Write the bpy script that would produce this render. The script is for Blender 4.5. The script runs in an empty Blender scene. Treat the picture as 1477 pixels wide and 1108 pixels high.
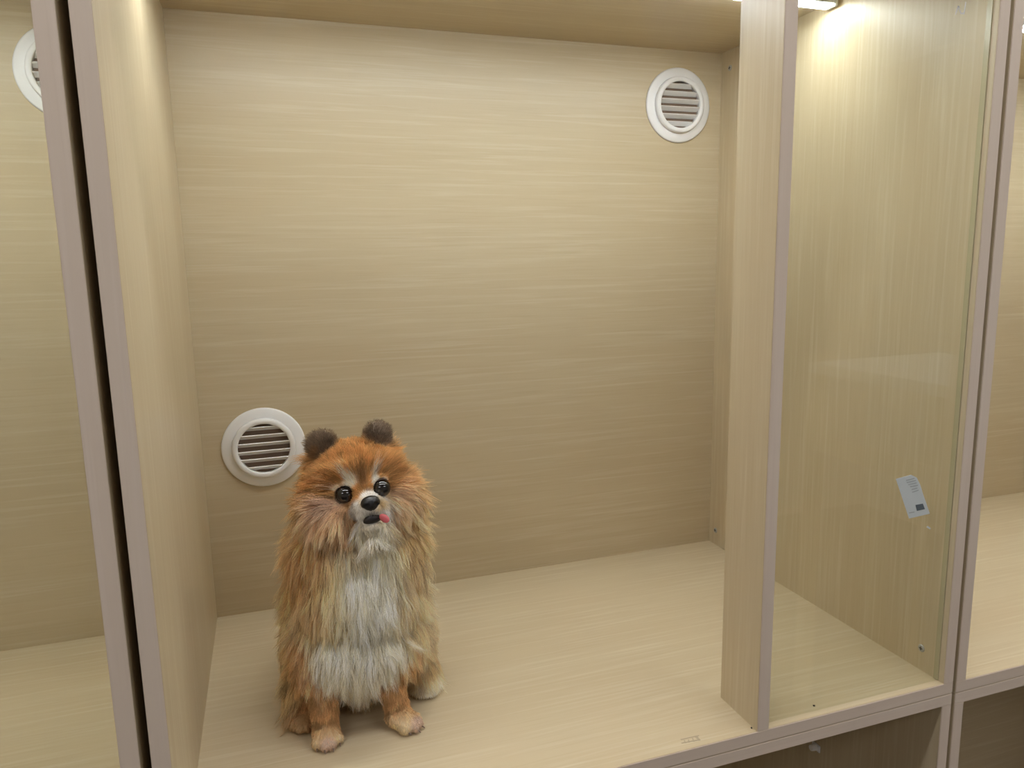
import bpy, bmesh, math, random
import numpy as np
from mathutils import Vector, Matrix
random.seed(7); rng = np.random.default_rng(11)
scene = bpy.context.scene
C = scene.collection

# ------------------------------------------------------------------ camera
# metres: X along the cabinet row, Y into the cabinet (front plane Y=0), Z up (cabinet floor Z=0)
CAM = np.array([0.1038, -0.63163, 0.52818])
YAW, PITCH, ROLL, FPX = 0.31971, -0.16326, -0.0193, 1060.26
_f = np.array([math.sin(YAW)*math.cos(PITCH), math.cos(YAW)*math.cos(PITCH), math.sin(PITCH)])
_r0 = np.array([math.cos(YAW), -math.sin(YAW), 0.0]); _u0 = np.cross(_r0, _f)
_r = math.cos(ROLL)*_r0 + math.sin(ROLL)*_u0
_u = -math.sin(ROLL)*_r0 + math.cos(ROLL)*_u0
cam = bpy.data.objects.new('camera', bpy.data.cameras.new('camera'))
C.objects.link(cam); scene.camera = cam
cam.data.sensor_fit = 'HORIZONTAL'; cam.data.sensor_width = 36.0
cam.data.lens = 36.0*FPX/1477.0; cam.data.clip_start = 0.02
cam.matrix_world = Matrix(((_r[0], _u[0], -_f[0], CAM[0]), (_r[1], _u[1], -_f[1], CAM[1]),
                           (_r[2], _u[2], -_f[2], CAM[2]), (0, 0, 0, 1)))
def ray(u, v): return _f + _r*(u-738.5)/FPX - _u*(v-554.0)/FPX
def on(u, v, axis, val):
    d = ray(u, v); return CAM + d*((val-CAM[axis])/d[axis])

# ------------------------------------------------------------------ world, exposure, lamp strengths
LED_POWER = 54.0
ROW_POWER = 13.0      # ceiling lamp along the cabinet row
AISLE_POWER = 5.6     # ceiling lamps over the aisle
scene.view_settings.view_transform = 'Standard'
scene.view_settings.look = 'None'
scene.view_settings.exposure = 0.10
scene.view_settings.gamma = 1.0
scene.cycles.max_bounces = 14; scene.cycles.diffuse_bounces = 7; scene.cycles.transparent_max_bounces = 16
scene.view_settings.use_curve_mapping = False
w = bpy.data.worlds.new('world'); scene.world = w; w.use_nodes = True
w.node_tree.nodes['Background'].inputs[0].default_value = (0.80, 0.82, 0.88, 1)
w.node_tree.nodes['Background'].inputs[1].default_value = 0.05

# ------------------------------------------------------------------ dimensions (solved from the photograph, 15 mm board)
T = 0.015; W = 0.8723; D = 0.5149; H = 0.8742; GAP = 0.0085
S1 = 0.5972; SD = 0.0717
PITCHX = W + 2*T + GAP
FLOORZ = -1.02; CEILZ = 1.60

# ------------------------------------------------------------------ materials
def srgb(r, g, b):
    f = lambda c: (c/255/12.92) if c/255 <= 0.04045 else ((c/255+0.055)/1.055)**2.4
    return (f(r), f(g), f(b), 1.0)
def new_mat(name):
    m = bpy.data.materials.new(name); m.use_nodes = True
    return m, m.node_tree.nodes, m.node_tree.links, m.node_tree.nodes['Principled BSDF']
def plain(name, col, rough=0.5, noise=0.04, nscale=30.0, metal=0.0, spec=0.5, emit=0.0):
    m, n, l, b = new_mat(name)
    g = n.new('ShaderNodeNewGeometry'); t = n.new('ShaderNodeTexNoise'); t.inputs['Scale'].default_value = nscale
    l.new(g.outputs['Position'], t.inputs['Vector'])
    mx = n.new('ShaderNodeMix'); mx.data_type = 'RGBA'
    mx.inputs['A'].default_value = tuple(max(0, c*(1-noise)) for c in col[:3])+(1,)
    mx.inputs['B'].default_value = tuple(min(1, c*(1+noise)) for c in col[:3])+(1,)
    l.new(t.outputs['Fac'], mx.inputs['Factor']); l.new(mx.outputs['Result'], b.inputs['Base Color'])
    b.inputs['Roughness'].default_value = rough; b.inputs['Metallic'].default_value = metal
    b.inputs['Specular IOR Level'].default_value = spec
    if emit:
        b.inputs['Emission Color'].default_value = col; b.inputs['Emission Strength'].default_value = emit
    return m
def wood(name, grain, cols, rough=0.38, contrast=1.0):
    """printed light-oak laminate: long fine streaks along one axis, pale pore lines, slow bands"""
    m, n, l, b = new_mat(name)
    g = n.new('ShaderNodeNewGeometry')
    def mapped(sl, sc):
        mp = n.new('ShaderNodeMapping'); v = [sc]*3; v['xyz'.index(grain)] = sl
        mp.inputs['Scale'].default_value = v; l.new(g.outputs['Position'], mp.inputs['Vector']); return mp
    def tex(mp, detail, rough_, dist=0.0):
        t = n.new('ShaderNodeTexNoise'); t.inputs['Scale'].default_value = 1.0
        t.inputs['Detail'].default_value = detail; t.inputs['Roughness'].default_value = rough_
        t.inputs['Distortion'].default_value = dist
        l.new(mp.outputs['Vector'], t.inputs['Vector']); return t
    band = tex(mapped(1.1, 13.0), 3.0, 0.55, 0.6)
    fine = tex(mapped(4.5, 150.0), 4.0, 0.6, 0.3)
    pore = tex(mapped(9.0, 330.0), 2.0, 0.5)
    r1 = n.new('ShaderNodeValToRGB'); r1.color_ramp.elements[0].position = 0.32; r1.color_ramp.elements[1].position = 0.70
    r1.color_ramp.elements[0].color = cols[0]; r1.color_ramp.elements[1].color = cols[1]
    l.new(band.outputs['Fac'], r1.inputs['Fac'])
    mx = n.new('ShaderNodeMix'); mx.data_type = 'RGBA'; mx.blend_type = 'MIX'
    rr = n.new('ShaderNodeMapRange'); rr.inputs['From Min'].default_value = 0.5; rr.inputs['From Max'].default_value = 0.78
    rr.inputs['To Max'].default_value = 0.75*contrast; l.new(fine.outputs['Fac'], rr.inputs['Value'])
    l.new(rr.outputs['Result'], mx.inputs['Factor']); l.new(r1.outputs['Color'], mx.inputs['A']); mx.inputs['B'].default_value = cols[2]
    mx2 = n.new('ShaderNodeMix'); mx2.data_type = 'RGBA'
    r3 = n.new('ShaderNodeMapRange'); r3.inputs['From Min'].default_value = 0.52; r3.inputs['From Max'].default_value = 0.75
    r3.inputs['To Max'].default_value = 0.35*contrast; l.new(pore.outputs['Fac'], r3.inputs['Value'])
    l.new(r3.outputs['Result'], mx2.inputs['Factor']); l.new(mx.outputs['Result'], mx2.inputs['A']); mx2.inputs['B'].default_value = cols[3]
    l.new(mx2.outputs['Result'], b.inputs['Base Color'])
    b.inputs['Roughness'].default_value = rough; b.inputs['Specular IOR Level'].default_value = 0.45
    bp = n.new('ShaderNodeBump'); bp.inputs['Strength'].default_value = 0.06; bp.inputs['Distance'].default_value = 0.001
    l.new(fine.outputs['Fac'], bp.inputs['Height']); l.new(bp.outputs['Normal'], b.inputs['Normal'])
    return m
OAK = [srgb(195, 178, 146), srgb(201, 186, 155), srgb(213, 202, 176), srgb(184, 165, 131)]
EDGE = [srgb(212, 195, 178), srgb(217, 202, 186), srgb(223, 209, 195), srgb(199, 181, 164)]
M = {}
M['oak_x'] = wood('oak_laminate_grain_lengthwise', 'x', OAK)
M['oak_z'] = wood('oak_laminate_grain_upright', 'z', OAK)
M['edge_z'] = wood('edge_band_upright', 'z', EDGE, 0.5, 0.6)
M['edge_x'] = wood('edge_band_lengthwise', 'x', EDGE, 0.5, 0.6)
M['white_plastic'] = plain('white_plastic', srgb(241, 241, 241), 0.35, 0.01)
M['duct'] = plain('brown_duct', srgb(120, 100, 84), 0.7, 0.05)
M['alu'] = plain('lamp_housing_grey', srgb(190, 192, 194), 0.4, 0.02)
M['screw'] = plain('screw_zinc', srgb(176, 174, 168), 0.4, 0.05, 200, 0.1)
M['screw_dark'] = plain('screw_recess', srgb(52, 46, 40), 0.6, 0.05, 200)
M['paper'] = plain('label_paper', srgb(205, 212, 212), 0.6, 0.02)
M['ink'] = plain('label_ink_grey', srgb(95, 104, 110), 0.6, 0.05, 300)
M['faint_ink'] = plain('faint_ink', srgb(172, 178, 178), 0.6, 0.03, 300)
M['pen'] = plain('pale_pen_mark', srgb(205, 203, 200), 0.6, 0.03, 300)
M['residue'] = plain('glue_residue', srgb(178, 163, 138), 0.6, 0.12, 400)
M['wall'] = plain('painted_wall', srgb(205, 200, 192), 0.8, 0.02, 3)
M['ceil'] = plain('ceiling_paint', srgb(225, 223, 218), 0.85, 0.02, 3)
M['floor'] = plain('room_floor_vinyl', srgb(84, 74, 66), 0.5, 0.08, 6)
def lamp_mat(name, col, strength):
    m, n, l, b = new_mat(name)
    n.remove(b); e = n.new('ShaderNodeEmission'); e.inputs[0].default_value = col; e.inputs[1].default_value = strength
    l.new(e.outputs[0], n['Material Output'].inputs[0]); return m
M['led'] = lamp_mat('led_diffuser', (0.93, 0.985, 1.0, 1), LED_POWER)
M['row_led'] = lamp_mat('row_lamp_diffuser', (1.0, 0.99, 1.0, 1), ROW_POWER)
M['aisle_led'] = lamp_mat('aisle_lamp_diffuser', (1.0, 0.99, 1.0, 1), AISLE_POWER)
def glass_mat():
    m, n, l, b = new_mat('clear_glass_greenish'); n.remove(b)
    tr = n.new('ShaderNodeBsdfTransparent'); tr.inputs[0].default_value = (0.975, 0.985, 0.966, 1)
    gl = n.new('ShaderNodeBsdfGlossy'); gl.inputs['Roughness'].default_value = 0.02
    lw = n.new('ShaderNodeLayerWeight'); lw.inputs[0].default_value = 0.5
    pw = n.new('ShaderNodeMath'); pw.operation = 'POWER'; pw.inputs[1].default_value = 5.0
    fr = n.new('ShaderNodeMath'); fr.operation = 'MULTIPLY_ADD'; fr.inputs[1].default_value = 0.95; fr.inputs[2].default_value = 0.042
    l.new(lw.outputs['Facing'], pw.inputs[0]); l.new(pw.outputs[0], fr.inputs[0])
    mx = n.new('ShaderNodeMixShader')
    l.new(fr.outputs[0], mx.inputs[0]); l.new(tr.outputs[0], mx.inputs[1]); l.new(gl.outputs[0], mx.inputs[2])
    l.new(mx.outputs[0], n['Material Output'].inputs[0]); return m
M['glass'] = glass_mat()
M['glass_edge'] = plain('glass_edge_green', srgb(182, 174, 142), 0.25, 0.05, 50)

# ------------------------------------------------------------------ helpers
def link(o, parent=None):
    C.objects.link(o)
    if parent is not None: o.parent = parent
    return o
def mesh_obj(name, me, mat, parent=None, smooth=False):
    o = bpy.data.objects.new(name, me)
    if mat is not None: me.materials.append(mat)
    if smooth:
        for p in me.polygons: p.use_smooth = True
    return link(o, parent)
def bm_obj(name, bm, mat, parent=None, smooth=False):
    me = bpy.data.meshes.new(name); bm.to_mesh(me); bm.free()
    return mesh_obj(name, me, mat, parent, smooth)
def add_box(bm, x0, x1, y0, y1, z0, z1, bev=0.0):
    r = bmesh.ops.create_cube(bm, size=1.0)
    for v in r['verts']:
        v.co = Vector(((x0+x1)/2+v.co.x*(x1-x0), (y0+y1)/2+v.co.y*(y1-y0), (z0+z1)/2+v.co.z*(z1-z0)))
    if bev:
        es = list({e for v in r['verts'] for e in v.link_edges})
        bmesh.ops.bevel(bm, geom=es, offset=bev, segments=2, affect='EDGES')
def box(name, x0, x1, y0, y1, z0, z1, mat, parent=None, bev=0.0):
    bm = bmesh.new(); add_box(bm, x0, x1, y0, y1, z0, z1, bev); return bm_obj(name, bm, mat, parent)
def empty(name, loc=(0, 0, 0)):
    o = bpy.data.objects.new(name, None); o.location = loc; o.empty_display_size = 0.05; return link(o)
def tag(o, label=None, cat=None, group=None, kind=None):
    if label: o['label'] = label
    if cat: o['category'] = cat
    if group: o['group'] = group
    if kind: o['kind'] = kind
    return o
def keep(o, parent):     # parent without moving (parents are translated empties)
    o.parent = parent; o.matrix_parent_inverse = Matrix.Translation(-Vector(parent.location)); return o
def lathe(name, prof, mat, parent=None, seg=64, closed=False):
    """profile of (radius, y) spun about the Y axis"""
    bm = bmesh.new(); rings = []
    for r, y in prof:
        rings.append([bm.verts.new((r*math.cos(2*math.pi*i/seg), y, r*math.sin(2*math.pi*i/seg))) for i in range(seg)])
    n = len(rings)
    for a in range(n if closed else n-1):
        A, B = rings[a], rings[(a+1) % n]
        for i in range(seg):
            bm.faces.new((A[i], A[(i+1) % seg], B[(i+1) % seg], B[i]))
    bmesh.ops.recalc_face_normals(bm, faces=bm.faces[:])
    o = bm_obj(name, bm, mat, parent, True)
    return o
def evaluated_mesh(o):
    dg = bpy.context.evaluated_depsgraph_get(); dg.update()
    return bpy.data.meshes.new_from_object(o.evaluated_get(dg))

# ------------------------------------------------------------------ the room
RX0, RX1, RY0, RY1 = -3.2, 3.6, -2.9, 0.56
tag(box('floor', RX0, RX1, RY0, RY1, FLOORZ-0.05, FLOORZ, M['floor']), 'grey-brown vinyl floor of the shop', kind='structure')
tag(box('ceiling', RX0, RX1, RY0, RY1, CEILZ, CEILZ+0.05, M['ceil']), 'white painted ceiling', kind='structure')
tag(box('wall_back', RX0, RX1, RY1, RY1+0.05, FLOORZ, CEILZ, M['wall']), 'pale wall behind the cabinets', kind='structure')
tag(box('wall_front', RX0, RX1, RY0-0.05, RY0, FLOORZ, CEILZ, M['wall']), 'pale wall facing the cabinets', kind='structure')
tag(box('wall_left', RX0-0.05, RX0, RY0, RY1, FLOORZ, CEILZ, M['wall']), 'pale side wall at the left', kind='structure')
tag(box('wall_right', RX1, RX1+0.05, RY0, RY1, FLOORZ, CEILZ, M['wall']), 'pale side wall at the right', kind='structure')
def ceiling_lamp(x0, x1, y0, y1, label, lm='aisle_led'):
    e = empty('ceiling_lamp', ((x0+x1)/2, (y0+y1)/2, CEILZ))
    keep(box('lamp_frame', x0-.015, x1+.015, y0-.015, y1+.015, CEILZ-0.022, CEILZ, M['alu']), e)
    keep(box('diffuser', x0, x1, y0, y1, CEILZ-0.027, CEILZ-0.0225, M[lm]), e)
    tag(e, label, 'lamp', 'ceiling lamps of the shop')
ceiling_lamp(-1.6, 2.6, -0.42, -0.30, 'long white ceiling lamp just in front of the cabinet row', 'row_led')
ceiling_lamp(-1.9, -0.7, -2.0, -1.4, 'square white ceiling lamp over the aisle, left one')
ceiling_lamp(1.0, 2.2, -2.0, -1.4, 'square white ceiling lamp over the aisle, right one')

# ------------------------------------------------------------------ cabinets
def screw(parent, pos, axis, r=0.0050):
    """flat cross-head screw / cam cap on a board; axis is the outward direction"""
    bm = bmesh.new()
    bmesh.ops.create_cone(bm, cap_ends=True, segments=20, radius1=r, radius2=r*0.85, depth=0.0012)
    o = bm_obj('screw', bm, M['screw'], parent, False)
    o.location = pos; o.rotation_euler = Vector(axis).to_track_quat('Z', 'Y').to_euler()
    bm = bmesh.new()
    add_box(bm, -r*.5, r*.5, -r*.13, r*.13, 0.0003, 0.0009)
    add_box(bm, -r*.13, r*.13, -r*.5, r*.5, 0.0003, 0.00091)
    s = bm_obj('recess', bm, M['screw_dark']); s.location = o.location; s.rotation_euler = o.rotation_euler
    s.parent = parent
    return o
EB = 0.0012    # edge-band thickness
def panel(root, name, x0, x1, y1, z0, z1, wood_m, edge_m, y0=0.0):
    """a board with its glued front edge band as a sub-part"""
    p = box(name, x0, x1, y0+EB, y1, z0, z1, M[wood_m]); keep(p, root)
    b = box('edge_band', x0, x1, y0, y0+EB-0.00005, z0+0.0001, z1-0.0001, M[edge_m], None, 0.0004)
    b.parent = p
    return p
VENTS = [((0.0866, 0.2603)), ((0.7885, 0.7855))]
def cabinet(x0, z0, label, vents=(), stile=True, glass=True, h=H, screws=()):
    root = empty('display_cabinet', (x0+W/2, 0.0, z0-T))
    tag(root, label, 'cabinet', 'oak display cabinets in the row')
    X = lambda x: x0+x
    panel(root, 'bottom_panel', X(-T), X(W+T), D, z0-T, z0, 'oak_x', 'edge_x')
    panel(root, 'top_panel', X(-T), X(W+T), D, z0+h, z0+h+T, 'oak_x', 'edge_x')
    lp = panel(root, 'side_panel', X(-T), X(0), D, z0, z0+h, 'oak_z', 'edge_z')
    rp = panel(root, 'side_panel', X(W), X(W+T), D, z0, z0+h, 'oak_z', 'edge_z')
    # back board, with round holes where the vents sit
    bp = box('back_panel', X(-T), X(W+T), D+0.0002, D+0.009, z0-T, z0+h+T, M['oak_x'])
    keep(bp, root)
    if stile:
        panel(root, 'stile', X(S1), X(S1+T), SD, z0, z0+h, 'oak_z', 'edge_z')
    if glass:
        g = box('glass_pane', X(S1+T), X(W), 0.0095, 0.0140, z0+0.0004, z0+h, M['glass']); keep(g, root)
        for xa, xb in ((X(S1+T), X(S1+T)+0.0012), (X(W)-0.0012, X(W))):
            e = box('glass_edge', xa, xb, 0.0085, 0.0150, z0+0.0006, z0+h, M['glass_edge']); e.parent = g
    for pos, ax, side in screws:
        screw({'l': lp, 'r': rp}[side], (X(pos[0]), pos[1], z0+pos[2]), ax)
    return root
XR = W + 2*T + 0.0058
XL = -PITCHX
side_screws = [((W-0.0006, 0.4896, 0.845), (-1, 0, 0), 'r'), ((W-0.0006, 0.4953, 0.0274), (-1, 0, 0), 'r'),
               ((W-0.0006, 0.0362, 0.0296), (-1, 0, 0), 'r')]
main_cab = cabinet(0.0, 0.0, 'open oak display cabinet in the middle with the dog sitting inside', VENTS, screws=side_screws)
cabinet(XL, 0.0, 'oak display cabinet at the left edge, seen through its glass pane', VENTS, screws=side_screws[:2])
cabinet(XR, -0.0015, 'oak display cabinet at the right edge with a bright empty floor', VENTS)
ZL = -T - 0.0008 - T - H
low = cabinet(0.0, ZL, 'dark unlit oak cabinet underneath the one with the dog', (), stile=False, glass=False)
cabinet(XR, ZL-0.0015, 'dark unlit oak cabinet at the lower right corner', (), stile=False, glass=False)
cabinet(XL, ZL, 'unlit oak cabinet under the left cabinet', (), stile=False, glass=False)

# plinth boards under the lower row
for k, (x, lb) in enumerate(((XL, 'left'), (0.0, 'middle'), (XR, 'right'))):
    p = box('plinth', x-T, x+W+T, 0.03, 0.045, FLOORZ, ZL-T-0.0016, M['edge_x'])
    tag(p, 'low oak plinth board under the %s lower cabinet' % lb, 'plinth', 'plinths under the cabinets')

# ------------------------------------------------------------------ round vents
def vent(x, z, label):
    root = empty('air_vent', (x, D, z))
    lathe('flange', [(0.0440, -0.0002), (0.0440, -0.0040), (0.0470, -0.0040), (0.0585, -0.0036), (0.0605, -0.0022), (0.0608, -0.0002)],
          M['white_plastic'], root, 72, True)
    lathe('raised_ring', [(0.0375, -0.0002), (0.0375, -0.0098), (0.0385, -0.0108), (0.0432, -0.0108), (0.0452, -0.0095), (0.0460, -0.0041), (0.0438, -0.0041), (0.0438, -0.0002)],
          M['white_plastic'], root, 72, True)
    n = 6; pitch = 0.0121
    for k in range(n):
        zz = (k-(n-1)/2)*pitch
        bm = bmesh.new()
        # louvre: outer edge high, inner edge low
        tk = 0.0013; dy, dz = 0.0074, -0.0058
        L = math.hypot(dy, dz); ny, nz = -dz/L*tk/2, dy/L*tk/2
        ya, za = -0.0090, zz+0.0029
        sec = [(ya+ny, za+nz), (ya-ny, za-nz), (ya+dy-ny, za+dz-nz), (ya+dy+ny, za+dz+nz)]
        vs = [[bm.verts.new((sx*math.sqrt(max(0.008**2, 0.0374**2-b*b)), a, b)) for a, b in sec] for sx in (-1, 1)]
        bm.faces.new(vs[0]); bm.faces.new(vs[1][::-1])
        for i in range(4): bm.faces.new((vs[0][i], vs[0][(i+1) % 4], vs[1][(i+1) % 4], vs[1][i]))
        bmesh.ops.recalc_face_normals(bm, faces=bm.faces[:])
        bm_obj('slat', bm, M['white_plastic'], root)
    bm = bmesh.new()
    bmesh.ops.create_cone(bm, cap_ends=True, segments=40, radius1=0.0372, radius2=0.0372, depth=0.0006, matrix=Matrix.Translation((0, -0.0006, 0)) @ Matrix.Rotation(math.pi/2, 4, 'X'))
    bm_obj('backing', bm, M['duct'], root)
    tag(root, label, 'vent', 'round white cabinet vents')
    return root
vent(VENTS[0][0], VENTS[0][1], 'round white louvred vent low on the back board beside the dog\'s ear')
vent(VENTS[1][0], VENTS[1][1], 'round white louvred vent high on the back board beside the upright stile')
vent(XL+VENTS[1][0], VENTS[1][1], 'round white vent at the upper left edge, half hidden by the cabinet side')
vent(XL+VENTS[0][0], VENTS[0][1], 'round white vent low in the left cabinet')
vent(XR+VENTS[0][0], VENTS[0][1], 'round white vent low in the right cabinet')
vent(XR+VENTS[1][0], VENTS[1][1], 'round white vent high in the right cabinet')

# ------------------------------------------------------------------ LED bars under the top boards
def led_bar(x0, x1, z, label):
    e = empty('led_bar', ((x0+x1)/2, 0.248, z))
    keep(box('housing', x0+.004, x1-.004, 0.2385, 0.2575, z-0.0075, z-0.0001, M['alu'], None, 0.0008), e)
    keep(box('diffuser', x0+.006, x1-.006, 0.2395, 0.2565, z-0.0100, z-0.0076, M['led']), e)
    for xa, xb in ((x0, x0+.0055), (x1-.0055, x1)):
        keep(box('end_cap', xa, xb, 0.2380, 0.2580, z-0.0102, z-0.0001, M['white_plastic'], None, 0.001), e)
    tag(e, label, 'lamp', 'LED bars under the cabinet tops')
led_bar(0.004, W-0.004, H, 'bright LED bar under the top of the middle cabinet, behind the stile')
led_bar(XL+0.004, XL+W-0.004, H, 'LED bar under the top of the left cabinet')
led_bar(XR+0.004, XR+W-0.004, H-0.0015, 'bright LED bar at the right edge under the top of the right cabinet')

# ------------------------------------------------------------------ side table to the right of the aisle (mirrored faintly in the glass)
e = empty('side_table', (1.85, -0.62, FLOORZ))
keep(box('table_top', 1.60, 2.10, -1.10, -0.37, 0.195, 0.225, M['paper'], None, 0.002), e)
keep(box('rail', 1.60, 1.62, -1.08, -0.39, -0.03, 0.02, M['oak_x']), e)
keep(box('rail', 2.08, 2.10, -1.08, -0.39, -0.03, 0.02, M['oak_x']), e)
for x in (1.60, 2.06):
    for y in (-1.10, -0.41): keep(box('leg', x, x+0.04, y, y+0.04, FLOORZ, 0.1948, M['oak_z'], None, 0.002), e)
tag(e, 'tall side table with white top standing right of the cabinets', 'table')

# ------------------------------------------------------------------ small marks: price label, pen mark, glue residue, cable clip
def flat_poly(name, pts, nrm, mat, parent=None, th=0.0003):
    bm = bmesh.new(); n = Vector(nrm)*th
    a = [bm.verts.new(Vector(p)) for p in pts]; b = [bm.verts.new(Vector(p)+n) for p in pts]
    bm.faces.new(a); bm.faces.new(b[::-1])
    for i in range(len(a)): bm.faces.new((a[i], a[(i+1) % len(a)], b[(i+1) % len(a)], b[i]))
    bmesh.ops.recalc_face_normals(bm, faces=bm.faces[:])
    return bm_obj(name, bm, mat, parent)
GY = 0.0094
def glass_pts(px, y=GY): return [on(u, v, 1, y) for u, v in px]
lab = flat_poly('price_label', glass_pts([(1292, 691), (1314, 685), (1322, 689), (1327, 699), (1331, 712), (1341, 741), (1311, 748)]), (0, -1, 0), M['paper'])
tag(lab, 'small white paper label stuck askew on the glass pane', 'label')
flat_poly('printed_square', glass_pts([(1320.5, 728.5), (1331, 726.5), (1334, 734.5), (1322.5, 737)], GY-0.0004), (0, -1, 0), M['ink'], lab, 0.00015)
bm = bmesh.new()
def stroke(bm, a, b, wd, nrm, th=0.00015):
    a, b, n = Vector(a), Vector(b), Vector(nrm); s = (b-a).normalized().cross(n)*wd/2
    q = [a-s, a+s, b+s, b-s]; A = [bm.verts.new(p) for p in q]; B = [bm.verts.new(p+n*th) for p in q]
    bm.faces.new(A); bm.faces.new(B[::-1])
    for i in range(4): bm.faces.new((A[i], A[(i+1) % 4], B[(i+1) % 4], B[i]))
def glass_strokes(bm, segs, wd, y): 
    for (a, b) in segs: stroke(bm, on(a[0], a[1], 1, y), on(b[0], b[1], 1, y), wd, (0, -1, 0))
glass_strokes(bm, [((1307, 693), (1319, 690)), ((1308, 696), (1321, 693)), ((1310, 699), (1322, 696.5)), ((1313, 702), (1324, 700)),
                   ((1315, 706), (1323, 704)), ((1316, 710), (1325, 707)), ((1311, 740), (1319, 738.5))], 0.0012, GY-0.0004)
bmesh.ops.recalc_face_normals(bm, faces=bm.faces[:])
tag(bm_obj('printed_lines', bm, M['faint_ink'], lab), kind='stuff')
flat_poly('tape_scrap', glass_pts([(1336, 760.5), (1338, 758.5), (1342.5, 762), (1341, 763.5)]), (0, -1, 0), M['paper'])
tag(bpy.data.objects['tape_scrap'], 'tiny pale scrap of tape on the glass below the paper label', 'tape')
bm = bmesh.new()
def rp_(u, v): return on(u, v, 1, GY)
for a, b in [((1378, 21), (1382, 9)), ((1382, 9), (1386, 20)), ((1386, 20), (1390, 19)), ((1390, 21), (1393, 3)), ((1381, 9), (1384, 10))]:
    stroke(bm, rp_(*a), rp_(*b), 0.0013, (0, -1, 0), 0.0002)
bmesh.ops.recalc_face_normals(bm, faces=bm.faces[:])
tag(bm_obj('pen_mark', bm, M['pen']), 'faint pale pen mark like a letter N high on the glass pane', 'mark')
bm = bmesh.new()
def fp_(u, v): return on(u, v, 2, 0.0002)
for a, b in [((982, 1067), (1008, 1061)), ((983, 1072), (1010, 1067)), ((1003, 1063), (1009, 1068)), ((987, 1068), (989, 1072)), ((993, 1067), (994, 1071)), ((999, 1065), (1001, 1070)), ((1005, 1062), (1008, 1066))]:
    stroke(bm, fp_(*a), fp_(*b), 0.0014, (0, 0, 1), 0.0002)
bmesh.ops.recalc_face_normals(bm, faces=bm.faces[:])
tag(bm_obj('glue_residue', bm, M['residue']), 'small greyish rectangle of sticker residue near the front of the cabinet floor', 'mark')
for nm, (u, v), lb in (('debris', (1084, 1050), 'tiny dark speck on the floor at the foot of the stile'), ('debris', (1174, 1018), 'tiny dark speck on the floor behind the glass')):
    bm = bmesh.new(); bmesh.ops.create_icosphere(bm, subdivisions=1, radius=0.0014)
    for vv in bm.verts: vv.co *= random.uniform(.7, 1.2)
    o = bm_obj(nm, bm, M['screw_dark']); p = on(u, v, 2, 0.0010); o.location = p
    tag(o, lb, 'debris')
# white cable clip on the side board of the dark cabinet below
p = on(1178, 1077, 0, W)
e = empty('cable_clip', p)
bm = bmesh.new(); add_box(bm, -0.0025, 0.0, -0.009, 0.009, -0.006, 0.006, 0.001); bm_obj('base', bm, M['white_plastic'], e)
bm = bmesh.new(); bmesh.ops.create_cone(bm, cap_ends=True, segments=20, radius1=0.0055, radius2=0.0045, depth=0.009, matrix=Matrix.Translation((-0.0068, 0, 0)) @ Matrix.Rotation(-math.pi/2, 4, 'Y'))
bm_obj('knob', bm, M['white_plastic'], e)
tag(e, 'small white plastic clip on the side board of the dark lower cabinet', 'clip')
# ------------------------------------------------------------------ the dog
N_STRANDS = 135000
HEADO = on(513, 692, 1, 0.205)                     # skull centre
VN = CAM-HEADO; VN /= np.linalg.norm(VN)           # from the head towards where the dog looks
KPX = np.linalg.norm(CAM-HEADO)/FPX                # metres per pixel at the head
def hp(u, v, c):                                   # a face point: seen at (u, v), c metres nearer than the skull centre
    d = ray(u, v); return CAM + d*(((HEADO+VN*c-CAM)@VN)/(d@VN))
def bp_(u, v, y): return on(u, v, 1, y)
TH = math.radians(11); YW = math.radians(9)
_hr = math.cos(TH)*_r + math.sin(TH)*_u; _hu = -math.sin(TH)*_r + math.cos(TH)*_u
HF = math.cos(YW)*VN + math.sin(YW)*_hr; HF -= 0.05*_hu; HF /= np.linalg.norm(HF)   # face forward
HR = np.cross(_hu, HF)*1.0; HR /= np.linalg.norm(HR)
if HR@_r < 0: HR = -HR
HU = np.cross(HF, HR)
if HU@_u < 0: HU = -HU
HEADM = np.stack([HR, HU, HF], axis=1)
NOSE = hp(535, 727, 0.068); EYE_L = hp(497, 713, 0.0355); EYE_R = hp(550.5, 704, 0.0368)
EAR_L = hp(465, 646, 0.006); EAR_R = hp(545, 633, 0.006)
MUZ = hp(531, 733, 0.043); MOUTH = hp(540, 748, 0.058); CHIN = hp(538, 755, 0.045)
PAW_L = np.array([0.1350, 0.150, 0.0]); PAW_R = np.array([0.2215, 0.146, 0.0])

def sstep_(a, b, x):
    t = np.clip((x-a)/(b-a), 0, 1); return t*t*(3-2*t)
bm = bmesh.new()
def ell(c, r, rot=None, sub=3):
    m = Matrix.Translation(Vector(c))
    if rot is not None: m = m @ Matrix([list(x) for x in rot]).to_4x4()
    m = m @ Matrix.Diagonal((r[0], r[1], r[2], 1))
    bmesh.ops.create_icosphere(bm, subdivisions=sub, radius=1.0, matrix=m)
def limb(a, b, ra, rb, n=9):
    a, b = np.array(a), np.array(b)
    for i in range(n+1):
        t = i/n; rr = ra+(rb-ra)*t; ell(a+(b-a)*t, (rr, rr, rr), None, 2)
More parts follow.
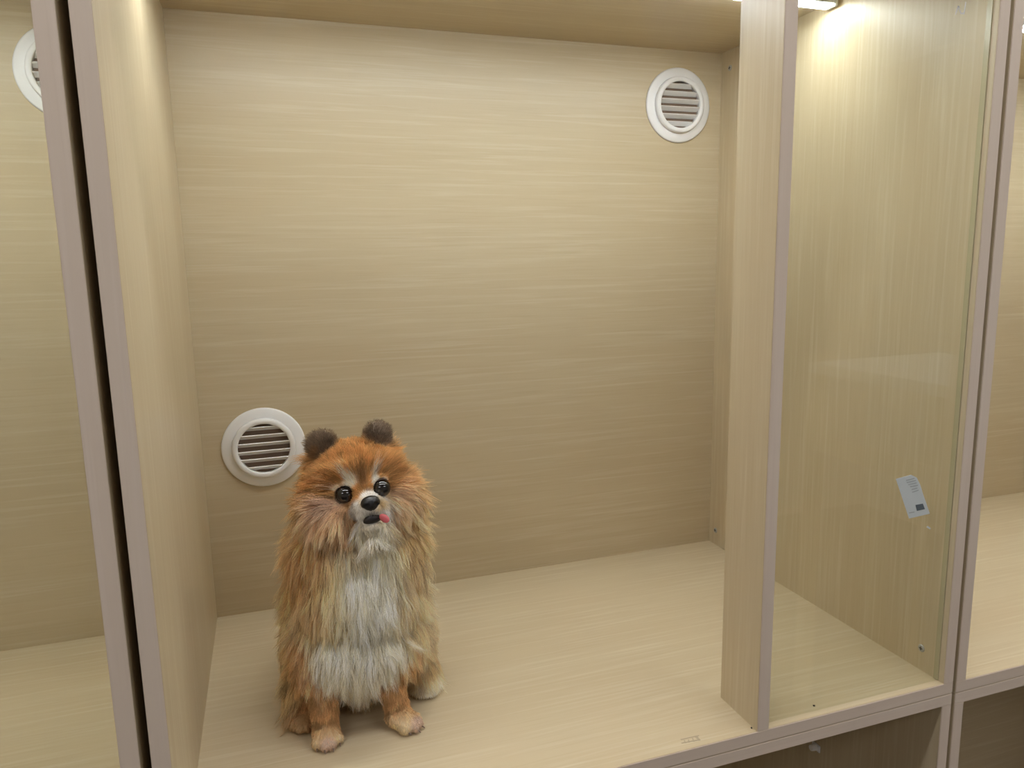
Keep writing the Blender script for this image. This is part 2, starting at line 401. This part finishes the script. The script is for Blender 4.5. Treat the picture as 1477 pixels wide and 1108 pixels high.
# trunk: deep chest, hips behind, neck
ell(bp_(515, 872, 0.218), (0.074, 0.062, 0.080))
ell(bp_(516, 925, 0.235), (0.062, 0.066, 0.055))
ell((0.184, 0.275, 0.085), (0.064, 0.062, 0.072))
ell(bp_(517, 808, 0.212), (0.070, 0.056, 0.052))
ell(bp_(515, 782, 0.212), (0.070, 0.050, 0.042))
ell(bp_(518, 845, 0.196), (0.062, 0.048, 0.060))
ell(bp_(513, 915, 0.192), (0.062, 0.048, 0.044))
limb(bp_(517, 800, 0.215), HEADO, 0.046, 0.044, 5)
# head
ell(HEADO-HU*0.006, (0.047, 0.040, 0.046), HEADM)
ell(HEADO+HEADM@np.array((-0.028, -0.028, 0.008)), (0.032, 0.026, 0.028), HEADM)
ell(HEADO+HEADM@np.array((0.030, -0.028, 0.008)), (0.030, 0.026, 0.028), HEADM)
ell(hp(524, 700, 0.026), (0.030, 0.022, 0.020), HEADM)
for i in range(7):
    t = i/6.0; c = hp(529, 727, 0.030)*(1-t)+hp(534.5, 731, 0.056)*t
    ell(c, (0.0205-0.006*t, 0.0165-0.0045*t, 0.016), HEADM, 2)
for dx in (-0.0075, 0.0075):
    ell(hp(536, 741, 0.0495)+HR*dx, (0.0095, 0.0070, 0.0085), HEADM, 2)
for i in range(5):
    t = i/4.0; c = hp(533, 752, 0.026)*(1-t)+hp(538.5, 759.5, 0.0535)*t
    ell(c, (0.016-0.0035*t, 0.0085-0.0012*t, 0.011), HEADM, 2)
for e, s in ((EAR_L, -1), (EAR_R, 1)):
    ang = math.radians(-14*s)
    ax = math.cos(ang)*HR+math.sin(ang)*HU; uu = -math.sin(ang)*HR+math.cos(ang)*HU
    fw = HF*0.92+HR*s*0.38; fw /= np.linalg.norm(fw); ax = np.cross(uu, fw); ax /= np.linalg.norm(ax)
    R = np.stack([ax, uu, fw], axis=1)
    ell(e-uu*0.006, (0.0215, 0.016, 0.0060), R); ell(e+uu*0.006, (0.0190, 0.0155, 0.0048), R)
    ell(e-uu*0.016, (0.016, 0.012, 0.011), R)
# front legs and paws
SH_L = bp_(466, 905, 0.195); SH_R = bp_(566, 900, 0.195)
WR_L = np.array([PAW_L[0], 0.160, 0.034]); WR_R = np.array([0.2125, 0.160, 0.040])
EL_L = bp_(466, 985, 0.175); EL_R = bp_(562, 965, 0.175)
limb(SH_L, EL_L, 0.032, 0.021); limb(EL_L, WR_L, 0.0185, 0.0150); limb(WR_L, PAW_L+(0, .008, .014), 0.0145, 0.0135, 4)
limb(SH_R, EL_R, 0.032, 0.022); limb(EL_R, WR_R, 0.0195, 0.0150); limb(WR_R, PAW_R+(-.004, .010, .014), 0.0145, 0.0135, 4)
def paw(c, ang, s=1.0):
    ca, sa = math.cos(ang), math.sin(ang)     # ang 0 = pointing to -Y, positive turns to +X
    F = np.array([sa, -ca, 0]); X = np.array([ca, sa, 0]); Rm = np.stack([X, -F, np.array([0, 0, 1.0])], axis=1)
    ell(c+np.array([0, 0, 0.0115])-F*0.004, (0.0155*s, 0.019*s, 0.0112), Rm)
    for k, (lx, lf) in enumerate(((-0.0125, 0.008), (-0.0045, 0.0150), (0.0045, 0.0150), (0.0125, 0.008))):
        ell(c+X*lx*s+F*lf*s+np.array([0, 0, 0.0072]), (0.0050*s, 0.0085*s, 0.0070), Rm, 2)
paw(PAW_L, math.radians(2)); paw(PAW_R, math.radians(48))
# hind legs: folded thighs, feet on the floor
TH_L = np.array([0.133, 0.245, 0.062]); TH_R = np.array([0.236, 0.242, 0.064])
ell(TH_L, (0.032, 0.058, 0.055)); ell(TH_R, (0.034, 0.056, 0.055))
limb((0.124, 0.215, 0.05), (0.116, 0.200, 0.018), 0.024, 0.015, 5)
limb((0.245, 0.222, 0.05), (0.256, 0.212, 0.018), 0.022, 0.015, 5)
HFOOT_L = np.array([0.113, 0.190, 0.0]); HFOOT_R = np.array([0.258, 0.205, 0.0])
paw(HFOOT_L, math.radians(-8), 0.95); paw(HFOOT_R, math.radians(38), 0.82)
# tail plume carried over the rump
limb((0.185, 0.325, 0.085), (0.190, 0.345, 0.130), 0.016, 0.020, 4); limb((0.190, 0.345, 0.130), (0.192, 0.322, 0.175), 0.020, 0.013, 4)
raw = bm_obj('dog_raw', bm, None)
md = raw.modifiers.new('r', 'REMESH'); md.mode = 'VOXEL'; md.voxel_size = 0.0024
ms = raw.modifiers.new('s', 'SMOOTH'); ms.factor = 0.5; ms.iterations = 4
dog_me = evaluated_mesh(raw); dog_me.name = 'dog_body'
rm = raw.data; bpy.data.objects.remove(raw); bpy.data.meshes.remove(rm)
nv = len(dog_me.vertices); V = np.empty(nv*3); dog_me.vertices.foreach_get('co', V); V = V.reshape(-1, 3)
for e, r_ in ((EYE_L, 0.0100), (EYE_R, 0.0098)):      # eye sockets
    d = V-e; c = d@VN; q = np.linalg.norm(d-c[:, None]*VN[None], axis=1)
    sel = (q < r_) & (c > -0.004); V[sel] -= ((c[sel]+0.004)*(1-sstep_(0.75, 1.0, q[sel]/r_)))[:, None]*VN[None]
V[:, 2] = np.maximum(V[:, 2], 0.0006); dog_me.vertices.foreach_set('co', V.ravel()); dog_me.update()

# ---- fields painted over the coat: colour, length, lift, each a list of soft blobs
def lin(r, g, b): return np.array(srgb(r, g, b)[:3])
def sstep(a, b, x):
    t = np.clip((x-a)/(b-a), 0, 1); return t*t*(3-2*t)
def blob(P, c, r, rot=None, inner=0.55):
    d = (P-np.array(c))
    if rot is not None: d = d@rot
    q = np.sqrt(((d/np.array(r))**2).sum(1)); return 1-sstep(inner, 1.0, q)
ORANGE = lin(222, 178, 118); RUST = lin(196, 150, 102); TAN = lin(236, 216, 178); CREAM = lin(248, 234, 206)
WHITE = lin(253, 248, 234); GREYB = lin(134, 116, 100); DARK = lin(44, 36, 32); PINKW = lin(222, 196, 178)
def coat(P):
    n = len(P); col = np.tile(TAN, (n, 1))
    def paint(c, a): col[:] = col*(1-a[:, None])+np.array(c)[None]*a[:, None]
    z = P[:, 2]
    # trunk: gold flanks, pale bib
    paint(ORANGE*0.92+TAN*0.08, 0.35*blob(P, (0.18, 0.30, 0.14), (0.10, 0.10, 0.16)))
    paint(TAN, 0.8*blob(P, bp_(420, 820, 0.2), (0.05, 0.08, 0.07)))
    paint(ORANGE, 0.35*blob(P, bp_(440, 790, 0.19), (0.035, 0.07, 0.05)))
    paint(CREAM*0.95, 0.7*blob(P, bp_(600, 860, 0.2), (0.045, 0.08, 0.09)))
    paint(CREAM, 0.95*blob(P, bp_(530, 860, 0.16), (0.058, 0.07, 0.10), None, 0.45))
    paint(WHITE, 0.95*blob(P, bp_(528, 835, 0.155), (0.034, 0.06, 0.085), None, 0.4))
    paint(WHITE, 0.95*blob(P, bp_(507, 930, 0.16), (0.068, 0.06, 0.045), None, 0.6))
    paint(WHITE*0.9, 0.9*blob(P, bp_(515, 965, 0.18), (0.030, 0.05, 0.030)))
    paint(WHITE, 0.85*blob(P, bp_(530, 790, 0.16), (0.036, 0.06, 0.036), None, 0.4))
    # legs
    lw = 1-sstep(0.065, 0.095, z)
    for a in (PAW_L, PAW_R):
        paint(lin(222, 186, 140), 0.9*lw*blob(P, (a[0], 0.165, 0.04), (0.036, 0.042, 0.075)))
    paint(ORANGE, 0.6*blob(P, SH_R+np.array((0.012, -0.02, -0.03)), (0.022, 0.03, 0.035)))
    paint(ORANGE, 0.6*blob(P, SH_L+np.array((-0.02, -0.02, -0.02)), (0.022, 0.03, 0.045)))
    paint(TAN*0.9, 0.7*blob(P, TH_L, (0.045, 0.07, 0.07))); paint(CREAM*0.9, 0.6*blob(P, TH_R, (0.045, 0.07, 0.07)))
    paint(PINKW, 0.9*blob(P, PAW_L+np.array((0, -0.020, 0.006)), (0.013, 0.014, 0.014)))
    paint(PINKW, 0.9*blob(P, PAW_R+np.array((0.015, -0.012, 0.006)), (0.016, 0.016, 0.015)))
    paint(WHITE, 0.9*blob(P, HFOOT_R+np.array((0.006, 0, 0.01)), (0.028, 0.030, 0.030)))
    paint(RUST, 0.5*blob(P, HFOOT_L+np.array((0, 0, 0.01)), (0.026, 0.034, 0.030)))
    # head
    hd = blob(P, HEADO, (0.068, 0.062, 0.068), HEADM, 0.8)
    paint(ORANGE, 0.97*hd)
    paint(RUST, 0.5*blob(P, hp(455, 690, 0.0), (0.028, 0.03, 0.04), None, 0.4))
    paint(TAN*0.6+ORANGE*0.4, 0.6*blob(P, hp(590, 680, 0.01), (0.03, 0.04, 0.04)))
    paint(lin(240, 216, 186), 0.85*blob(P, hp(477, 745, 0.03), (0.033, 0.030, 0.020), HEADM, 0.4))
    paint(lin(240, 218, 190), 0.85*blob(P, hp(575, 725, 0.03), (0.024, 0.024, 0.024), HEADM, 0.4))
    paint(CREAM, 0.75*blob(P, hp(520, 775, 0.03), (0.040, 0.016, 0.04), HEADM, 0.5))
    paint(PINKW*0.9, 0.7*blob(P, hp(480, 728, 0.033), (0.018, 0.008, 0.016), HEADM, 0.4))
    paint(RUST*0.75, 0.85*blob(P, hp(523, 694, 0.045), (0.007, 0.014, 0.020), HEADM, 0.3))
    paint(RUST, 0.5*blob(P, hp(478, 697, 0.035), (0.018, 0.005, 0.02), HEADM, 0.3))
    paint(WHITE, 0.9*blob(P, hp(505, 697, 0.042), (0.0115, 0.0085, 0.016), HEADM, 0.4))
    paint(WHITE, 0.95*blob(P, hp(541, 692, 0.042), (0.0075, 0.0105, 0.016), HEADM, 0.4))
    paint(WHITE, 0.6*blob(P, hp(486, 704, 0.04), (0.008, 0.005, 0.014), HEADM, 0.4))
    paint(WHITE, 0.7*blob(P, hp(556, 692, 0.04), (0.007, 0.005, 0.014), HEADM, 0.4))
    paint(ORANGE*0.9, 0.6*blob(P, hp(514, 720, 0.045), (0.004, 0.012, 0.016), HEADM, 0.3))
    paint(lin(244, 242, 238), 0.97*blob(P, hp(528, 740, 0.050), (0.0265, 0.0185, 0.026), HEADM, 0.72))
    paint(lin(244, 242, 238), 0.95*blob(P, hp(554, 731, 0.043), (0.0135, 0.016, 0.026), HEADM, 0.65))
    paint(lin(244, 242, 238), 0.9*blob(P, hp(533, 715, 0.052), (0.013, 0.0075, 0.02), HEADM, 0.5))
    paint(lin(244, 242, 238), 0.9*blob(P, hp(557, 723, 0.045), (0.0095, 0.012, 0.02), HEADM, 0.55))
    paint(WHITE*0.96, 0.9*blob(P, hp(536, 764, 0.045), (0.026, 0.012, 0.026), HEADM, 0.7))
    # dark lips
    paint(DARK*1.3, 0.95*blob(P, hp(537, 748.5, 0.058), (0.0120, 0.0040, 0.016), HEADM, 0.6))
    paint(DARK*2.2, 0.75*blob(P, hp(536, 740, 0.060), (0.0085, 0.0060, 0.016), HEADM, 0.4))
    # dark rims round the eyes and the tear line at the outer corners
    for e in (EYE_L, EYE_R): paint(DARK, 0.95*blob(P, e, (0.0118, 0.0118, 0.0118), None, 0.85))
    paint(RUST*0.5, 0.8*blob(P, hp(476, 718, 0.036), (0.010, 0.0022, 0.02), HEADM, 0.3))
    paint(RUST*0.5, 0.8*blob(P, hp(567, 703, 0.036), (0.007, 0.0020, 0.02), HEADM, 0.3))
    paint(RUST*0.9+PINKW*0.2, 0.6*blob(P, hp(501, 728, 0.04), (0.008, 0.004, 0.014), HEADM, 0.3))
    # ears: dark grey-brown, rusty fronts
    for e, s in ((EAR_L, -1), (EAR_R, 1)):
        paint(GREYB, 0.95*blob(P, e+HU*0.005, (0.024, 0.020, 0.016), HEADM, 0.7))
        paint(RUST*0.6, 0.7*blob(P, e+HR*(-0.010)-HU*0.004+HF*0.002, (0.008, 0.012, 0.014), HEADM, 0.4))
        paint(ORANGE*0.8, 0.6*blob(P, e+HR*(0.010*-s)-HU*0.012, (0.010, 0.008, 0.014), HEADM, 0.4))
    paint(RUST*0.5, 0.8*blob(P, hp(452, 676, -0.005), (0.016, 0.007, 0.02), HEADM, 0.3))
    paint(RUST*0.6, 0.6*blob(P, hp(577, 658, -0.005), (0.010, 0.009, 0.02), HEADM, 0.3))
    return np.clip(col, 0, 1)
def length(P):
    L = np.full(len(P), 0.036)
    def put(v, a): L[:] = L*(1-a)+v*a
    z = P[:, 2]
    put(0.046, blob(P, bp_(517, 820, 0.19), (0.10, 0.10, 0.06)))
    put(0.040, blob(P, bp_(515, 925, 0.17), (0.06, 0.06, 0.05)))
    put(0.032, blob(P, bp_(515, 975, 0.2), (0.05, 0.06, 0.035)))
    for t, r in ((TH_L, 1), (TH_R, 1)): put(0.024, blob(P, t, (0.05, 0.08, 0.08)))
    for e, s in ((SH_L, 1), (SH_R, 1)): put(0.020, blob(P, e-np.array((0, 0, .045)), (0.035, 0.035, 0.045)))
    lw = 1-sstep(0.060, 0.090, z)
    for a in (PAW_L, PAW_R): put(0.009, lw*blob(P, (a[0], 0.165, 0.03), (0.036, 0.045, 0.065), None, 0.8))
    for a in (PAW_L, PAW_R, HFOOT_L, HFOOT_R): put(0.0035, blob(P, a+np.array((0, -0.004, 0.004)), (0.034, 0.036, 0.022), None, 0.7))
    put(0.012, blob(P, HFOOT_R+np.array((0, 0.01, 0.014)), (0.03, 0.03, 0.02)))
    hd = blob(P, HEADO, (0.066, 0.058, 0.064), HEADM, 0.85); put(0.028, hd)
    put(0.011, blob(P, HEADO+HU*0.035+HF*0.015, (0.055, 0.040, 0.050), HEADM, 0.6))
    put(0.040, blob(P, HEADO-HR*0.050-HU*0.022, (0.024, 0.035, 0.03), HEADM, 0.3))
    put(0.040, blob(P, HEADO+HR*0.050-HU*0.022, (0.024, 0.035, 0.03), HEADM, 0.3))
    put(0.009, blob(P, hp(523, 718, 0.04), (0.038, 0.028, 0.026), HEADM, 0.5))
    put(0.0045, blob(P, hp(527, 714, 0.045), (0.030, 0.020, 0.024), HEADM, 0.6))
    put(0.0040, blob(P, hp(533, 742, 0.055), (0.023, 0.023, 0.024), HEADM, 0.75))
    for e in (EAR_L, EAR_R): put(0.0050, blob(P, e+HU*0.003, (0.027, 0.024, 0.018), HEADM, 0.7))
    for e in (EYE_L, EYE_R): put(0.0022, blob(P, e, (0.015, 0.015, 0.02), None, 0.8))
    return L

# ---- body object
colV = coat(V)
dog_me.attributes.new('coat', 'FLOAT_COLOR', 'POINT')
dog_me.attributes['coat'].data.foreach_set('color', np.concatenate([colV*0.80, np.ones((nv, 1))], 1).astype(np.float32).ravel())
m, n, l, b = new_mat('dog_skin_coat')
at = n.new('ShaderNodeAttribute'); at.attribute_name = 'coat'; l.new(at.outputs['Color'], b.inputs['Base Color'])
b.inputs['Roughness'].default_value = 0.8; b.inputs['Specular IOR Level'].default_value = 0.15
dog = mesh_obj('dog', dog_me, m, None, True)
tag(dog, 'fluffy orange and white small dog sitting on the cabinet floor, tongue tip out', 'dog')

# ---- fur strands
dog_me.calc_loop_triangles(); nt = len(dog_me.loop_triangles)
TI = np.empty(nt*3, dtype=np.int32); dog_me.loop_triangles.foreach_get('vertices', TI); TI = TI.reshape(-1, 3)
VNn = np.empty(nv*3); dog_me.vertices.foreach_get('normal', VNn); VNn = VNn.reshape(-1, 3)
A, B, Cc = V[TI[:, 0]], V[TI[:, 1]], V[TI[:, 2]]
area = 0.5*np.linalg.norm(np.cross(B-A, Cc-A), axis=1); cen = (A+B+Cc)/3
dens = area*(1.0+1.6*blob(cen, HEADO+HF*0.02, (0.07, 0.07, 0.06), HEADM, 0.7)+0.8*blob(cen, bp_(515, 860, 0.17), (0.09, 0.07, 0.12)))
dens *= np.where(cen[:, 2] < 0.0025, 0.0, 1.0)
dens *= np.where(cen[:, 1] > 0.27, 0.6, 1.0)
def sample(k):
    ti = rng.choice(nt, size=k, p=dens/dens.sum())
    u1, u2 = np.sqrt(rng.random(k)), rng.random(k); w0, w1, w2 = 1-u1, u1*(1-u2), u1*u2
    P = A[ti]*w0[:, None]+B[ti]*w1[:, None]+Cc[ti]*w2[:, None]
    N = VNn[TI[ti, 0]]*w0[:, None]+VNn[TI[ti, 1]]*w1[:, None]+VNn[TI[ti, 2]]*w2[:, None]
    return P, N/np.linalg.norm(N, axis=1, keepdims=True)
def nrm(a): return a/(np.linalg.norm(a, axis=1, keepdims=True)+1e-9)
def flow(P, N):
    """combing direction and lift of the coat at P"""
    down = np.tile(np.array([0.0, -0.10, -1.0]), (len(P), 1))
    ax = P-np.array([0.183, 0.24, 0]); ax[:, 2] = 0
    body = nrm(down+0.22*nrm(ax))
    back = nrm(P-hp(530, 738, 0.075))
    head = nrm(back-0.10*HU[None]-0.25*HF[None]-0.55*HU[None]*sstep(0.0, 0.03, -(P-HEADO)@HU)[:, None])
    wh = blob(P, HEADO, (0.074, 0.066, 0.070), HEADM, 0.72)
    wh = wh*(1-0.85*sstep(0.026, 0.042, -(P-HEADO)@HU)*blob(P, hp(530, 775, 0.03), (0.04, 0.03, 0.04), HEADM, 0.5))
    F = body*(1-wh[:, None])+head*wh[:, None]
    lift = np.full(len(P), 0.42)
    lift = lift*(1-wh)+0.50*wh
    wr = blob(P, bp_(517, 790, 0.2), (0.09, 0.09, 0.035)); F = F*(1-.4*wr[:, None])+nrm(ax+np.array([0, 0, -.09]))*(.4*wr[:, None])
    legz = 1-sstep(0.065, 0.10, P[:, 2])
    for a in (PAW_L, PAW_R):
        q = legz*blob(P, (a[0], 0.165, 0.03), (0.036, 0.045, 0.07), None, 0.8); lift = lift*(1-q)+0.24*q
    for e in (EAR_L, EAR_R):
        q = blob(P, e, (0.026, 0.023, 0.016), HEADM, 0.75)[:, None]
        F = F*(1-q)+nrm(P-(e-HU*0.012))*q; lift = lift*(1-q[:, 0])+0.5*q[:, 0]
    q = blob(P, hp(530, 725, 0.05), (0.036, 0.036, 0.036), HEADM, 0.7); lift = lift*(1-q)+0.25*q
    F = F-N*(F*N).sum(1, keepdims=True)
    return nrm(F), lift
P, N = sample(N_STRANDS)
ok = np.ones(len(P), bool)
for e in (EYE_L, EYE_R):
    d = P-e; c = d@VN; ok &= (np.linalg.norm(d-c[:, None]*VN[None], axis=1) > 0.0096) | (c < -0.02)
ok &= blob(P, NOSE-HF*0.004, (0.0086, 0.0078, 0.012), HEADM, 0.98) < 0.5
ok &= blob(P, hp(537, 747.5, 0.060), (0.0140, 0.0068, 0.018), HEADM, 0.98) < 0.5
P, N = P[ok], N[ok]; k = len(P)
F, lift = flow(P, N)
L = length(P)*rng.uniform(0.65, 1.12, k)
D0 = nrm(N*lift[:, None]+F*(1-lift[:, None])+rng.normal(0, 0.10, (k, 3)))
NP_ = 6; s = np.linspace(0, 1, NP_)
grav = np.array([0, 0, -1.0])
pts = np.empty((k, NP_, 3))
droop = np.clip(L/0.045, 0, 1)*0.42
for i, t in enumerate(s):
    dd = nrm(D0*(1-droop[:, None]*t)+(F*0.6+grav*0.6)*(droop*t)[:, None])
    pts[:, i] = P+dd*(L*t)[:, None]
# locks: strands lean towards a nearby guide strand at their tips
NG = 5200
gi = rng.choice(k, NG, replace=False); G = P[gi]
near = np.empty(k, np.int64)
for a in range(0, k, 4000):
    q = P[a:a+4000]; d2 = (q**2).sum(1)[:, None]-2*q@G.T+(G**2).sum(1)[None]; near[a:a+4000] = d2.argmin(1)
g = gi[near]; cl = np.clip((L-0.004)/0.03, 0, 1)*rng.uniform(0.40, 0.95, k)
gj = rng.normal(0, 0.13, (NG, 3))
for i, t in enumerate(s):
    a = (cl*t**1.3)[:, None]
    gp = P[g]+(pts[g, i]-P[g])*(L/np.maximum(L[g], 1e-4))[:, None]+gj[near]*(L*t*t)[:, None]
    pts[:, i] = pts[:, i]*(1-a)+gp*a if i else pts[:, i]
pts[:, 1:] += rng.normal(0, 1, (k, NP_-1, 3))*(L[:, None, None]*0.018)
pts[:, :, 2] = np.maximum(pts[:, :, 2], 0.0012)
# keep strands clear of eyeballs and nose
for e, r_ in ((EYE_L, 0.0112), (EYE_R, 0.0112), (NOSE, 0.0092)):
    d = pts-e; q = np.linalg.norm(d, axis=2, keepdims=True); pts = np.where(q < r_, e+d/np.maximum(q, 1e-6)*r_, pts)
cc = coat(P); tone = rng.normal(1.0, 0.13, (k, 1))*(rng.normal(1.0, 0.15, (NG, 1))[near])
cc = np.clip(cc*tone, 0.01, 0.98)
fur = bpy.data.hair_curves.new('fur'); fur.add_curves([NP_]*k)
fur.attributes['position'].data.foreach_set('vector', pts.astype(np.float32).ravel())
rad = fur.attributes.new('radius', 'FLOAT', 'POINT') if 'radius' not in fur.attributes else fur.attributes['radius']
base_r = 0.00016+0.00012*np.clip(L/0.03, 0, 1)
rad.data.foreach_set('value', (base_r[:, None]*np.array([1.0, 1.0, .9, .75, .5, .12])[None]).astype(np.float32).ravel())
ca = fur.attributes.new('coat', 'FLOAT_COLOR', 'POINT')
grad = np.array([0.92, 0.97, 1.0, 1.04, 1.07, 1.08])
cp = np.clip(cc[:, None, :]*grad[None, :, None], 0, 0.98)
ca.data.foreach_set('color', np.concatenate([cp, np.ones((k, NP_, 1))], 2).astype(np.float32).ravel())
m, n, l, b = new_mat('fur_strands')
at = n.new('ShaderNodeAttribute'); at.attribute_name = 'coat'
l.new(at.outputs['Color'], b.inputs['Base Color']); b.inputs['Roughness'].default_value = 0.55; b.inputs['Specular IOR Level'].default_value = 0.25
tl = n.new('ShaderNodeBsdfTranslucent'); l.new(at.outputs['Color'], tl.inputs['Color'])
mx = n.new('ShaderNodeMixShader'); mx.inputs[0].default_value = 0.48
l.new(b.outputs[0], mx.inputs[1]); l.new(tl.outputs[0], mx.inputs[2]); l.new(mx.outputs[0], n['Material Output'].inputs[0])
fur.materials.append(m)
fo = link(bpy.data.objects.new('fur', fur), dog); fo['kind'] = 'stuff'; fo['label'] = 'long fluffy orange, tan and white coat'

# ---- eyes, nose, tongue, claws
M['eye'] = plain('dark_eye', srgb(20, 15, 14), 0.06, 0.1, 400, 0.0, 0.8)
M['nose'] = plain('black_nose', srgb(24, 22, 23), 0.32, 0.25, 900)
M['nostril'] = plain('nostril', srgb(6, 5, 5), 0.8, 0.1)
M['tongue'] = plain('pink_tongue', srgb(206, 100, 104), 0.4, 0.06, 300)
M['mouth'] = plain('dark_lips', srgb(30, 25, 25), 0.5, 0.1, 300)
M['claw'] = plain('pale_claw', srgb(120, 100, 92), 0.4, 0.08, 300)
for e in (EYE_L, EYE_R):
    bm = bmesh.new(); bmesh.ops.create_uvsphere(bm, u_segments=32, v_segments=20, radius=0.0100)
    o = bm_obj('eye', bm, M['eye'], dog, True); o.location = e; o['label'] = 'round shiny dark eye'
M['eyelid'] = plain('dark_eyelid', srgb(66, 46, 36), 0.6, 0.15, 600)
for e in (EYE_L, EYE_R):      # upper lid: a thin cap over the top of the eyeball
    bm = bmesh.new(); bmesh.ops.create_uvsphere(bm, u_segments=32, v_segments=24, radius=0.0106)
    bmesh.ops.delete(bm, geom=[v for v in bm.verts if v.co.z < 0.0056], context='VERTS')
    o = bm_obj('eyelid', bm, M['eyelid'], dog, True)
    zax = HU*0.93-HF*0.37; xax = np.cross(HF, zax); xax /= np.linalg.norm(xax); zax /= np.linalg.norm(zax); yax = np.cross(zax, xax)
    o.matrix_local = Matrix.Translation(Vector(e)) @ Matrix([list(q) for q in np.stack([xax, yax, zax], axis=1)]).to_4x4()
bm = bmesh.new(); bmesh.ops.create_icosphere(bm, subdivisions=4, radius=1.0)
for v in bm.verts:
    x, y, z = v.co
    wx = 0.0102*(1.0+0.16*y-0.10*(y < -0.3)); v.co = Vector((x*wx, y*0.0088, z*0.0080))
    for sx in (-1, 1):     # nostril dents
        d = math.hypot((v.co.x-sx*0.0050)/0.0032, (v.co.y+0.0010)/0.0026)
        if z > 0 and d < 1: v.co.z -= 0.0016*(1-d*d)
    if z > 0 and abs(v.co.x) < 0.0012: v.co.z -= 0.0007*(1-abs(v.co.x)/0.0012)
nose = bm_obj('nose', bm, M['nose'], dog, True)
nose.matrix_local = Matrix.Translation(Vector(NOSE-HF*0.002)) @ Matrix([list(x) for x in HEADM]).to_4x4()
nose['label'] = 'black button nose'
# mouth line: dark upper lip, curved
bm = bmesh.new()
bmesh.ops.create_icosphere(bm, subdivisions=3, radius=1.0)
for v in bm.verts:
    x, y, z = v.co; v.co = Vector((x*(0.0092-0.0044*y), y*0.0058, z*0.0058))
o = bm_obj('lips', bm, M['mouth'], dog, True)
o.matrix_local = Matrix.Translation(Vector(hp(536.5, 747.5, 0.0612))) @ Matrix([list(x) for x in HEADM]).to_4x4()
o['label'] = 'dark open lips'
bm = bmesh.new(); bmesh.ops.create_icosphere(bm, subdivisions=3, radius=1.0)
for v in bm.verts:
    x, y, z = v.co; v.co = Vector((x*0.0040*(1-0.12*y), y*0.0062, z*0.0020-0.0008*(1-x*x)*0+0.0016*y*y))
o = bm_obj('tongue', bm, M['tongue'], dog, True)
o.matrix_local = Matrix.Translation(Vector(hp(554, 747.5, 0.0655))) @ Matrix([list(x) for x in HEADM]).to_4x4() @ Matrix.Rotation(math.radians(42), 4, 'Z')
o['label'] = 'pink tongue tip hanging out at the side'
for c, ang in ((PAW_L, 2), (PAW_R, 48)):
    a = math.radians(ang); F_ = np.array([math.sin(a), -math.cos(a), 0]); X_ = np.array([math.cos(a), math.sin(a), 0])
    for lx, lf in ((-0.0125, 0.016), (-0.0045, 0.0232), (0.0045, 0.0232), (0.0125, 0.016)):
        bm = bmesh.new(); bmesh.ops.create_cone(bm, cap_ends=True, segments=10, radius1=0.0013, radius2=0.0003, depth=0.005)
        o = bm_obj('claw', bm, M['claw'], dog, True)
        o.location = c+X_*lx+F_*lf+np.array([0, 0, 0.0042]); o.rotation_euler = Vector(F_+np.array([0, 0, -0.5])).to_track_quat('Z', 'Y').to_euler()
